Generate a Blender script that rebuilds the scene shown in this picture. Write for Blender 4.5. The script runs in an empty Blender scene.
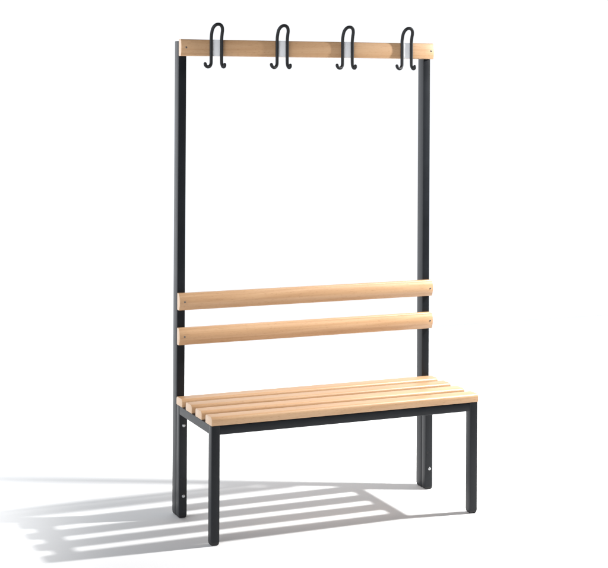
import bpy, bmesh, math, random
from mathutils import Vector, Matrix
random.seed(4)
S = bpy.context.scene
C = S.collection

# ------------------------------------------------------------------ helpers
def tag(o, label=None, cat=None, kind=None):
    if label: o['label'] = label
    if cat: o['category'] = cat
    if kind: o['kind'] = kind
    return o

def obj(name, bm, mats, parent=None, loc=(0, 0, 0), smooth=True):
    """link a bmesh as one object; mesh coordinates are relative to loc"""
    me = bpy.data.meshes.new(name)
    bmesh.ops.recalc_face_normals(bm, faces=bm.faces)
    bm.to_mesh(me); bm.free()
    if not isinstance(mats, (list, tuple)): mats = [mats]
    for m in mats: me.materials.append(m)
    o = bpy.data.objects.new(name, me)
    C.objects.link(o)
    if parent:
        o.parent = parent
        o.location = Vector(loc) - world_loc(parent)
    else:
        o.location = loc
    if smooth:
        for p in me.polygons: p.use_smooth = True
        me.set_sharp_from_angle(angle=math.radians(38))
    return o

def world_loc(o):
    v = Vector(o.location)
    while o.parent:
        o = o.parent; v += Vector(o.location)
    return v

def box(bm, c, d, bev=0.0, seg=3, edges=None):
    r = bmesh.ops.create_cube(bm, size=1.0)
    vs = r['verts']
    for v in vs:
        v.co = Vector((c[0] + v.co.x * d[0], c[1] + v.co.y * d[1], c[2] + v.co.z * d[2]))
    if bev:
        es = list({e for v in vs for e in v.link_edges})
        if edges: es = [e for e in es if edges(e)]
        bmesh.ops.bevel(bm, geom=es, offset=bev, segments=seg, profile=0.5, affect='EDGES')

def tube_edges(axis):
    def f(e):
        d = e.verts[1].co - e.verts[0].co
        return abs(d[axis]) > 0.9 * d.length
    return f

def extrude_profile(bm, prof, x0, x1, endbev=0.0012):
    """prof: closed list of (y,z); swept along x, with a softened arris at each end"""
    cy = sum(p[0] for p in prof) / len(prof); cz = sum(p[1] for p in prof) / len(prof)
    def ring(x, inset):
        out = []
        for (y, z) in prof:
            d = Vector((y - cy, z - cz)); L = d.length
            k = (L - inset) / L
            out.append(bm.verts.new((x, cy + d.x * k, cz + d.y * k)))
        return out
    n = 24
    rings = [ring(x0, endbev), ring(x0 + endbev * .3, endbev * .3), ring(x0 + endbev, 0)]
    for i in range(1, n): rings.append(ring(x0 + (x1 - x0) * i / n, 0))
    rings += [ring(x1 - endbev, 0), ring(x1 - endbev * .3, endbev * .3), ring(x1, endbev)]
    for a, b in zip(rings, rings[1:]):
        for i in range(len(prof)):
            j = (i + 1) % len(prof)
            bm.faces.new((a[i], a[j], b[j], b[i]))
    bm.faces.new(rings[0]); bm.faces.new(rings[-1])

def arc(cy, cz, r, a0, a1, n):
    return [(cy + r * math.cos(math.radians(a0 + (a1 - a0) * i / n)),
             cz + r * math.sin(math.radians(a0 + (a1 - a0) * i / n))) for i in range(n + 1)]

def sweep(bm, pts, r, sides=14, flat_cap=False):
    """round wire along pts with half-round ends"""
    pts = [Vector(p) for p in pts]
    n = len(pts)
    tang = []
    for i in range(n):
        a = pts[max(0, i - 1)]; b = pts[min(n - 1, i + 1)]
        tang.append((b - a).normalized())
    up = Vector((0, 1, 0))
    if abs(tang[0].dot(up)) > .9: up = Vector((1, 0, 0))
    rings = []
    nrm = (up - tang[0] * up.dot(tang[0])).normalized()
    frames = []
    for t in tang:
        nrm = (nrm - t * nrm.dot(t)).normalized()
        frames.append((nrm.copy(), t.cross(nrm)))
    def ring(p, f, rr):
        return [bm.verts.new(p + (f[0] * math.cos(2 * math.pi * k / sides) + f[1] * math.sin(2 * math.pi * k / sides)) * rr) for k in range(sides)]
    cap = [(.995, .12), (.87, .5), (.5, .87)]
    for off, rr in cap: rings.append(ring(pts[0] - tang[0] * r * off, frames[0], max(rr, .12) * r))
    for p, f in zip(pts, frames): rings.append(ring(p, f, r))
    for off, rr in reversed(cap): rings.append(ring(pts[-1] + tang[-1] * r * off, frames[-1], max(rr, .12) * r))
    for a, b in zip(rings, rings[1:]):
        for k in range(sides):
            j = (k + 1) % sides
            bm.faces.new((a[k], a[j], b[j], b[k]))
    bm.faces.new(rings[0]); bm.faces.new(rings[-1])

def lathe_y(bm, prof, c, sides=20):
    """prof: (radius, forward distance); axis along -y from point c"""
    rings = []
    for r, h in prof:
        rings.append([bm.verts.new((c[0] + r * math.cos(2 * math.pi * k / sides), c[1] - h, c[2] + r * math.sin(2 * math.pi * k / sides))) for k in range(sides)])
    for a, b in zip(rings, rings[1:]):
        for k in range(sides):
            j = (k + 1) % sides
            bm.faces.new((a[k], a[j], b[j], b[k]))
    bm.faces.new(rings[0]); bm.faces.new(rings[-1])

# ------------------------------------------------------------------ materials
def newmat(name):
    m = bpy.data.materials.new(name); m.use_nodes = True
    nt = m.node_tree
    b = nt.nodes['Principled BSDF']
    return m, nt, b, lambda t: nt.nodes.new(t), nt.links.new

def ramp(n, stops, interp='LINEAR'):
    n.color_ramp.interpolation = interp
    els = n.color_ramp.elements
    while len(els) < len(stops): els.new(.5)
    for e, (p, c) in zip(els, stops):
        e.position = p; e.color = (*c, 1) if len(c) == 3 else c

def make_wood(name, dark, mid, light, seed):
    m, nt, b, N, L = newmat(name)
    tc = N('ShaderNodeTexCoord'); oi = N('ShaderNodeObjectInfo')
    mul = N('ShaderNodeVectorMath'); mul.operation = 'SCALE'; mul.inputs['Scale'].default_value = 37.0
    comb = N('ShaderNodeCombineXYZ')
    for s in 'XYZ': L(oi.outputs['Random'], comb.inputs[s])
    L(comb.outputs[0], mul.inputs[0])
    add = N('ShaderNodeVectorMath'); add.operation = 'ADD'
    L(tc.outputs['Object'], add.inputs[0]); L(mul.outputs[0], add.inputs[1])
    # long wavy grain
    mp = N('ShaderNodeMapping'); mp.inputs['Scale'].default_value = (.7, 22, 22)
    mp.inputs['Location'].default_value = (seed, seed * .7, seed * .3)
    L(add.outputs[0], mp.inputs['Vector'])
    n1 = N('ShaderNodeTexNoise'); n1.inputs['Scale'].default_value = 1.6; n1.inputs['Detail'].default_value = 5; n1.inputs['Distortion'].default_value = .9
    L(mp.outputs[0], n1.inputs['Vector'])
    wv = N('ShaderNodeMath'); wv.operation = 'MULTIPLY'; wv.inputs[1].default_value = 26.0
    L(n1.outputs['Fac'], wv.inputs[0])
    sn = N('ShaderNodeMath'); sn.operation = 'SINE'; L(wv.outputs[0], sn.inputs[0])
    mr = N('ShaderNodeMapRange'); mr.inputs['From Min'].default_value = -1; L(sn.outputs[0], mr.inputs['Value'])
    # broad colour drift
    mp2 = N('ShaderNodeMapping'); mp2.inputs['Scale'].default_value = (2.2, 14, 14); L(add.outputs[0], mp2.inputs['Vector'])
    n2 = N('ShaderNodeTexNoise'); n2.inputs['Scale'].default_value = 1.5; n2.inputs['Detail'].default_value = 3
    L(mp2.outputs[0], n2.inputs['Vector'])
    mx = N('ShaderNodeMix'); mx.data_type = 'FLOAT'; mx.inputs['Factor'].default_value = .62
    L(mr.outputs[0], mx.inputs[2]); L(n2.outputs['Fac'], mx.inputs[3])
    cr = N('ShaderNodeValToRGB'); ramp(cr, [(.18, dark), (.5, mid), (.8, light)])
    L(mx.outputs[0], cr.inputs[0])
    # short dark ray flecks of beech
    mp3 = N('ShaderNodeMapping'); mp3.inputs['Scale'].default_value = (75, 520, 520); L(add.outputs[0], mp3.inputs['Vector'])
    n3 = N('ShaderNodeTexNoise'); n3.inputs['Scale'].default_value = 1.0; n3.inputs['Detail'].default_value = 1
    L(mp3.outputs[0], n3.inputs['Vector'])
    f = N('ShaderNodeMapRange'); f.inputs['From Min'].default_value = .60; f.inputs['From Max'].default_value = .74
    f.inputs['To Max'].default_value = .36; L(n3.outputs['Fac'], f.inputs['Value'])
    mc = N('ShaderNodeMix'); mc.data_type = 'RGBA'; mc.blend_type = 'MULTIPLY'
    L(f.outputs[0], mc.inputs['Factor']); L(cr.outputs[0], mc.inputs[6]); mc.inputs[7].default_value = (.55, .42, .30, 1)
    # per-board tint
    hs = N('ShaderNodeHueSaturation')
    v = N('ShaderNodeMapRange'); v.inputs['To Min'].default_value = .91; v.inputs['To Max'].default_value = 1.07
    L(oi.outputs['Random'], v.inputs['Value']); L(v.outputs[0], hs.inputs['Value']); L(mc.outputs[2], hs.inputs['Color'])
    # end grain: paler, speckled
    ge = N('ShaderNodeSeparateXYZ'); L(tc.outputs['Normal'], ge.inputs[0])
    ab = N('ShaderNodeMath'); ab.operation = 'ABSOLUTE'; L(ge.outputs['X'], ab.inputs[0])
    em = N('ShaderNodeMapRange'); em.inputs['From Min'].default_value = .6; em.inputs['From Max'].default_value = .9; L(ab.outputs[0], em.inputs['Value'])
    mp4 = N('ShaderNodeMapping'); mp4.inputs['Scale'].default_value = (300, 900, 260); L(add.outputs[0], mp4.inputs['Vector'])
    n4 = N('ShaderNodeTexNoise'); n4.inputs['Scale'].default_value = 1; n4.inputs['Detail'].default_value = 3; L(mp4.outputs[0], n4.inputs['Vector'])
    cr4 = N('ShaderNodeValToRGB'); ramp(cr4, [(.3, (.50, .33, .20)), (.7, (.62, .43, .28))]); L(n4.outputs['Fac'], cr4.inputs[0])
    me = N('ShaderNodeMix'); me.data_type = 'RGBA'
    L(em.outputs[0], me.inputs['Factor']); L(hs.outputs[0], me.inputs[6]); L(cr4.outputs[0], me.inputs[7])
    L(me.outputs[2], b.inputs['Base Color'])
    b.inputs['Roughness'].default_value = .42
    b.inputs['Specular IOR Level'].default_value = .4
    b.inputs['Coat Weight'].default_value = .45; b.inputs['Coat Roughness'].default_value = .38; b.inputs['Coat IOR'].default_value = 1.5
    bp = N('ShaderNodeBump'); bp.inputs['Strength'].default_value = .10; bp.inputs['Distance'].default_value = .0006
    L(n3.outputs['Fac'], bp.inputs['Height']); L(bp.outputs[0], b.inputs['Normal'])
    return m

def make_metal(name, col, rough, spec=.5, speck=.12):
    """satin powder coat with fine orange peel and faint handling marks"""
    m, nt, b, N, L = newmat(name)
    tc = N('ShaderNodeTexCoord')
    n1 = N('ShaderNodeTexNoise'); n1.inputs['Scale'].default_value = 9; n1.inputs['Detail'].default_value = 5
    L(tc.outputs['Object'], n1.inputs['Vector'])
    cr = N('ShaderNodeValToRGB')
    ramp(cr, [(.3, tuple(c * (1 - speck) for c in col)), (.7, tuple(c * (1 + speck) for c in col))])
    L(n1.outputs['Fac'], cr.inputs[0]); L(cr.outputs[0], b.inputs['Base Color'])
    mr = N('ShaderNodeMapRange'); mr.inputs['To Min'].default_value = rough - .06; mr.inputs['To Max'].default_value = rough + .06
    L(n1.outputs['Fac'], mr.inputs['Value']); L(mr.outputs[0], b.inputs['Roughness'])
    n2 = N('ShaderNodeTexNoise'); n2.inputs['Scale'].default_value = 420; n2.inputs['Detail'].default_value = 2
    L(tc.outputs['Object'], n2.inputs['Vector'])
    bp = N('ShaderNodeBump'); bp.inputs['Strength'].default_value = .12; bp.inputs['Distance'].default_value = .0005
    L(n2.outputs['Fac'], bp.inputs['Height']); L(bp.outputs[0], b.inputs['Normal'])
    b.inputs['Specular IOR Level'].default_value = spec
    return m

WOOD = make_wood('beech_slats', (.535, .312, .160), (.590, .356, .190), (.630, .400, .226), 1.3)
STEEL = make_metal('anthracite_powder_coat', (.0105, .0122, .0150), .36, .29)
HOOK = make_metal('black_coated_wire', (.012, .013, .0145), .58, .28)
PLASTIC = make_metal('black_plastic', (.012, .012, .013), .5, .4)
PLATE = make_metal('pale_grey_plastic', (.93, .935, .945), .4, .4, .02)
ZINC = make_metal('zinc_plated_steel', (.50, .51, .52), .34, .5, .05)
ZINC.node_tree.nodes['Principled BSDF'].inputs['Metallic'].default_value = 1.0

SCREW = make_metal('dull_steel_screw', (.22, .20, .18), .45, .5, .1)
SCREW.node_tree.nodes['Principled BSDF'].inputs['Metallic'].default_value = .8

# ------------------------------------------------------------------ sizes (metres)
W = .0295            # square tube
DP = .0407           # depth of the tall uprights
DL = .0294           # rear legs in front of the uprights
YF = -.344           # front of the seat frame
ZF = .389            # top of the seat frame
SH = .0284           # seat slat thickness
SW = .0600           # seat slat width
H = 1.65

bench = bpy.data.objects.new('cloakroom_bench', None)
C.objects.link(bench)
bench.location = (.5, -.15, 0)
bench.empty_display_size = .1
tag(bench, 'cloakroom bench with anthracite steel frame, beech slats, back rails and four coat hooks', 'bench')

CAP = .011
def leg_tube(name, x, y, dx, dy, z1, gap=0):
    """square steel leg standing at corner (x,y) going +dx,+dy; black plastic foot in its end"""
    cx, cy = x + dx / 2, y + dy / 2
    bm = bmesh.new()
    box(bm, (0, 0, 0), (dx - gap, dy - gap, z1 - CAP), .0024, 3, tube_edges(2))
    o = obj(name, bm, STEEL, bench, (cx, cy, (z1 + CAP) / 2))
    bm = bmesh.new()
    d = .0004
    n = 6
    R = .0075
    rings = []
    def ring(inset, z):
        hx, hy = dx / 2 - d - inset, dy / 2 - d - inset
        r = max(.0008, .0032)
        out = []
        for (sx, sy, a0) in ((1, 1, 0), (-1, 1, 90), (-1, -1, 180), (1, -1, 270)):
            for k in range(4):
                a = math.radians(a0 + 30 * k)
                out.append(bm.verts.new((sx * (hx - r) + r * math.cos(a), sy * (hy - r) + r * math.sin(a), z)))
        return out
    rings.append(ring(0, CAP + .0002))
    for i in range(n + 1):
        a = math.pi / 2 * i / n
        rings.append(ring(R * (1 - math.cos(a)) * .8, (R * (1 - math.sin(a)))))
    for a, b in zip(rings, rings[1:]):
        m = len(a)
        for k in range(m):
            bm.faces.new((a[k], a[(k + 1) % m], b[(k + 1) % m], b[k]))
    bm.faces.new(rings[0]); bm.faces.new(rings[-1])
    obj('foot_cap', bm, PLASTIC, o, (cx, cy, 0))
    return o

def bolt(parent, x, y, z, rot):
    bm = bmesh.new()
    lathe_y(bm, [(.0056, 0), (.0056, .0009), (.0053, .0012), (.0048, .0014)], (0, 0, 0), 24)      # washer
    a0 = rot
    hexv = []
    for h, r in ((.0014, .0044), (.0040, .0044), (.0046, .0037)):
        hexv.append([bm.verts.new((r * math.cos(a0 + k * math.pi / 3), -h, r * math.sin(a0 + k * math.pi / 3))) for k in range(6)])
    for a, b in zip(hexv, hexv[1:]):
        for k in range(6): bm.faces.new((a[k], a[(k + 1) % 6], b[(k + 1) % 6], b[k]))
    bm.faces.new(hexv[0]); bm.faces.new(hexv[-1])
    return obj('bolt', bm, ZINC, parent, (x, y, z))

def plug(parent, x, y, z):
    bm = bmesh.new()
    lathe_y(bm, [(.0034, -.0005), (.0034, .0006), (.0028, .0009), (.0020, .0005), (.0006, .0003)], (0, 0, 0), 16)
    return obj('hole_plug', bm, PLASTIC, parent, (x, y, z))

# uprights, rear legs, front legs -------------------------------------------------
for x in (0, 1 - W):
    up = leg_tube('upright', x, 0, W, DP, H - .0006)
    bm = bmesh.new()
    box(bm, (0, 0, 0), (W - .001, DP - .001, .0035), .0012, 2)
    obj('end_cap', bm, PLASTIC, up, (x + W / 2, DP / 2, H + .0008))
    lg = leg_tube('rear_leg', x, -DL - .0012, W, DL, ZF - .0004)
    for z, r in ((.3204, .3), (.0765, .9)):
        bolt(lg, x + W * .56, -DL - .0012, z, r + x)
    for dx in (.25, .75):
        plug(lg, x + W * dx, -DL - .0012, .1355)
    leg_tube('front_leg', x, YF, W, W, ZF)

# seat frame rails butt between the legs
bm = bmesh.new(); box(bm, (0, 0, 0), (1 - 2 * W - .0004, W - .0012, W), .0022, 3, tube_edges(0))
obj('seat_rail', bm, STEEL, bench, (.5, YF + W / 2 + .0004, ZF - W / 2 - .0003))
bm = bmesh.new(); box(bm, (0, 0, 0), (1 - 2 * W - .0004, W - .0012, W), .0022, 3, tube_edges(0))
obj('seat_rail', bm, STEEL, bench, (.5, -DL / 2 - .0012, ZF - W / 2 - .0006))
y0, y1 = YF + W + .0002, -DL - .0014
for x in (0, 1 - W):
    bm = bmesh.new(); box(bm, (0, 0, 0), (W - .0010, y1 - y0, W), .0022, 3, tube_edges(1))
    obj('seat_rail', bm, STEEL, bench, (x + W / 2, (y0 + y1) / 2, ZF - W / 2 - .0003))

# seat slats ----------------------------------------------------------------------
def slat_profile(w, h, rt=.0105, rb=.003):
    p = []
    p += arc(w / 2 - rb, -h / 2 + rb, rb, -90, 0, 4)
    p += arc(w / 2 - rt, h / 2 - rt, rt, 0, 90, 8)
    p += arc(-w / 2 + rt, h / 2 - rt, rt, 90, 180, 8)
    p += arc(-w / 2 + rb, -h / 2 + rb, rb, 180, 270, 4)
    return p
pitch = (-YF - SW) / 3
for i in range(4):
    yc = YF + SW / 2 + pitch * i
    bm = bmesh.new()
    xl, xr = -.5 - .0003 * i, .5037 + (.0004 if i % 2 else 0)
    extrude_profile(bm, slat_profile(SW, SH), xl, xr, .0020)
    obj('seat_slat', bm, WOOD, bench, (.5, yc, ZF + SH / 2 + .0002))

# rails: flat back, gently crowned front ------------------------------------------
def rail_profile(h, t, edge, r=.0055):
    """y=0 is the flat back, front bulges to -t"""
    sag = t - edge
    Rr = (h * h / 4 + sag * sag) / (2 * sag)
    p = []
    n = 14
    for i in range(n + 1):                              # crowned front, top to bottom
        z = (h / 2 - r * .8) - (h - 1.6 * r) * i / n
        p.append((-(edge + (math.sqrt(Rr * Rr - z * z) - (Rr - sag))), z))
    yb = p[-1][0]
    pts = list(p)
    # eased lower arris, back, eased upper arris
    for k in range(1, 6):
        a = math.radians(90 * k / 5)
        pts.append((yb + r * (1 - math.cos(a)), -(h / 2 - r * .8) - r * .8 * math.sin(a)))
    pts.append((-.002, -h / 2)); pts.append((0, -h / 2 + .002)); pts.append((0, h / 2 - .002)); pts.append((-.002, h / 2))
    for k in range(5, 0, -1):
        a = math.radians(90 * k / 5)
        pts.append((yb + r * (1 - math.cos(a)), (h / 2 - r * .8) + r * .8 * math.sin(a)))
    return pts

def screw(parent, x, y, z):
    bm = bmesh.new()
    lathe_y(bm, [(.0034, -.001), (.0034, .0006), (.0028, .0010), (.0016, .0011), (.0015, .0003), (.0004, .0002)], (0, 0, 0), 18)
    return obj('screw', bm, SCREW, parent, (x, y, z))

def rail(name, zc, h, t, edge, x0=-.5, x1=.5):
    bm = bmesh.new()
    extrude_profile(bm, rail_profile(h, t, edge), x0, x1, .0014)
    o = obj(name, bm, WOOD, bench, (.5, -.0004, zc))
    for x in (.0185, .988):
        screw(o, x, -t - .0002, zc + .0005)
    return o

rail('back_rail', .6256, .0592, .0285, .0185)
rail('back_rail', .7461, .0590, .0285, .0185)
top = rail('hook_rail', 1.6292, .0584, .0270, .0225)

# coat hooks: one bent wire each, hat loop above and two curled ends below ----------
def catmull(P, n=7):
    P = [Vector(p) for p in P]
    Q = [P[0] * 2 - P[1]] + P + [P[-1] * 2 - P[-2]]
    out = []
    for i in range(1, len(Q) - 2):
        a, b, c, d = Q[i - 1:i + 3]
        for k in range(n):
            t = k / n
            out.append(.5 * ((2 * b) + (c - a) * t + (2 * a - 5 * b + 4 * c - d) * t * t + (3 * b - a - 3 * c + d) * t ** 3))
    out.append(P[-1])
    return out

def make_hook(xc):
    zc = 1.6292
    yw = -.0345                                    # wire axis in front of the rail
    pts = []
    # left curl, from its tip
    pts += [(-.0455, -.010, -.0560), (-.0435, -.011, -.0620), (-.0360, -.009, -.0665), (-.0265, -.004, -.0645), (-.0205, -.001, -.0555),
            (-.0195, 0, -.040), (-.0195, 0, -.015), (-.0195, 0, .015), (-.0195, 0, .036),
            (-.0195, -.004, .051), (-.0186, -.009, .064), (-.0152, -.014, .0735), (-.0088, -.017, .0800),
            (0, -.0180, .0822), (.0088, -.017, .0800), (.0152, -.014, .0735), (.0188, -.009, .063), (.0195, -.004, .051),
            (.0195, 0, .034), (.0195, 0, .015), (.0195, 0, -.015), (.0195, 0, -.042),
            (.0198, -.002, -.0560), (.0212, -.007, -.0645), (.0235, -.012, -.0662), (.0252, -.0145, -.0625), (.0256, -.0145, -.0580)]
    bm = bmesh.new()
    sweep(bm, catmull(pts, 5), .0059, 16)
    o = obj('coat_hook', bm, HOOK, bench, (xc, yw, zc))
    bm = bmesh.new()
    box(bm, (0, 0, 0), (.0345, .0040, .0578), .0012, 2)
    p = obj('mounting_plate', bm, PLATE, o, (xc, -.0296, zc + .0002))
    return o

hk = make_hook(.1278)
for x in (.3786, .6370, .8806):
    h2 = hk.copy(); C.objects.link(h2); h2.parent = bench
    h2.location = hk.location + Vector((x - .1278, 0, 0))
    h2.rotation_euler = (0, 0, math.radians(random.uniform(-1.6, 1.6)))
    for ch in hk.children:
        c2 = ch.copy(); C.objects.link(c2); c2.parent = h2

# ------------------------------------------------------------------ floor
m, nt, b, N, L = newmat('white_studio_floor')
tc = N('ShaderNodeTexCoord'); n = N('ShaderNodeTexNoise'); n.inputs['Scale'].default_value = 2.2; n.inputs['Detail'].default_value = 4
L(tc.outputs['Object'], n.inputs['Vector'])
cr = N('ShaderNodeValToRGB'); ramp(cr, [(.3, (.845, .845, .85)), (.7, (.86, .86, .862))]); L(n.outputs['Fac'], cr.inputs[0])
L(cr.outputs[0], b.inputs['Base Color']); b.inputs['Roughness'].default_value = .9; b.inputs['Specular IOR Level'].default_value = .1
bm = bmesh.new()
bmesh.ops.create_grid(bm, x_segments=8, y_segments=8, size=1)
for v in bm.verts: v.co = Vector((v.co.x * 4.5 + .3, v.co.y * 2.6 + .45, 0))
fl = obj('floor', bm, m, None, (0, 0, -.0002), smooth=False)
tag(fl, 'seamless white studio floor under the bench', 'floor', 'structure')

# ------------------------------------------------------------------ light
w = bpy.data.worlds.new('World'); S.world = w; w.use_nodes = True
nt = w.node_tree; bg = nt.nodes['Background']
N = nt.nodes.new; L = nt.links.new
tc = N('ShaderNodeTexCoord'); sp = N('ShaderNodeSeparateXYZ'); L(tc.outputs['Generated'], sp.inputs[0])
def mrange(src, a, b_, c, d, smooth=True):
    n = N('ShaderNodeMapRange'); n.interpolation_type = 'SMOOTHSTEP' if smooth else 'LINEAR'
    n.inputs['From Min'].default_value = a; n.inputs['From Max'].default_value = b_
    n.inputs['To Min'].default_value = c; n.inputs['To Max'].default_value = d
    L(src, n.inputs['Value']); return n.outputs[0]
def mul(a, b_):
    n = N('ShaderNodeMath'); n.operation = 'MULTIPLY'; L(a, n.inputs[0]); L(b_, n.inputs[1]); return n.outputs[0]
# white backdrop, fill lobes added at left, dim studio behind the camera and overhead
zen = mrange(sp.outputs['Z'], .12, .7, 1.0, .15)
def lobe(v, a, b_, c, d):
    n = N('ShaderNodeVectorMath'); n.operation = 'DOT_PRODUCT'; n.inputs[1].default_value = Vector(v).normalized()
    L(tc.outputs['Generated'], n.inputs[0]); return mrange(n.outputs['Value'], a, b_, c, d)
back = lobe((.5, -.85, .1), .15, .8, 1.0, .12)
side = lobe((-.8, -.55, .12), .4, .95, 1.0, 3.5)  # added bright lobe at front left, lifts the wood fronts
rear = lobe((-.5, .87, 0), .72, .97, 1.075, 2.0)  # white behind, plus an added glow that lightens the steel's left faces
L(mul(mul(mul(zen, back), side), rear), bg.inputs['Strength'])
bg.inputs['Color'].default_value = (.957, .985, 1.03, 1)

def aim(o, target):
    d = Vector(target) - o.location
    o.rotation_euler = d.to_track_quat('-Z', 'Y').to_euler()

# key: bare lamp just right of the bench, throws the long shadow to the left
ld = bpy.data.lights.new('key_lamp', 'SPOT'); ld.energy = 412; ld.shadow_soft_size = .05; ld.color = (1, .992, .98)
ld.spot_size = math.radians(104); ld.spot_blend = .8
lo = bpy.data.objects.new('key_lamp', ld); C.objects.link(lo); lo.location = (2.10, -.48, 2.03); aim(lo, (.86, -.14, 0))
# added soft spot over the left floor, fades out the bench's shadow
def spot(name, loc, target, energy, ang, blend, size):
    d = bpy.data.lights.new(name, 'SPOT'); d.energy = energy; d.spot_size = math.radians(ang); d.spot_blend = blend; d.shadow_soft_size = size
    o = bpy.data.objects.new(name, d); C.objects.link(o); o.location = loc; aim(o, target); return o
spot('added_floor_fill', (-1.75, .3, 2.4), (-1.52, .14, 0), 215, 56, .7, .15)
bd = bpy.data.lights.new('added_rear_fill', 'AREA'); bd.shape = 'RECTANGLE'; bd.size = 9; bd.size_y = 1.2; bd.energy = 98; bd.color = (.955, .985, 1)  # added area fill, whitens the floor behind the bench
bo = bpy.data.objects.new('added_rear_fill', bd); C.objects.link(bo); bo.location = (1.9, 1.95, 2.45); aim(bo, (1.9, 2.05, 0)); bd.spread = math.radians(100)

# ------------------------------------------------------------------ camera
cd = bpy.data.cameras.new('camera'); co = bpy.data.objects.new('camera', cd); C.objects.link(co)
r = Vector((0.92676209, -0.37560656, 0.00563402)); u = Vector((-0.00782746, -0.00431409, 0.99996006)); f = Vector((0.37556725, 0.92676918, 0.00693818))
M = Matrix(((r.x, u.x, -f.x, -1.63996898), (r.y, u.y, -f.y, -4.63779666), (r.z, u.z, -f.z, 1.50922439), (0, 0, 0, 1)))
co.matrix_world = M
cd.sensor_fit = 'HORIZONTAL'; cd.sensor_width = 36
cd.lens = 36 * 1411.3144 / 608
cd.shift_x = (304 - 242.228) / 608
cd.shift_y = (72.528 - 284) / 608
cd.clip_end = 200; cd.clip_start = .05
S.camera = co
S.view_settings.view_transform = 'Standard'; S.view_settings.look = 'None'; S.view_settings.exposure = 0
S.render.engine = 'CYCLES'
S.render.resolution_x, S.render.resolution_y = 1024, 957
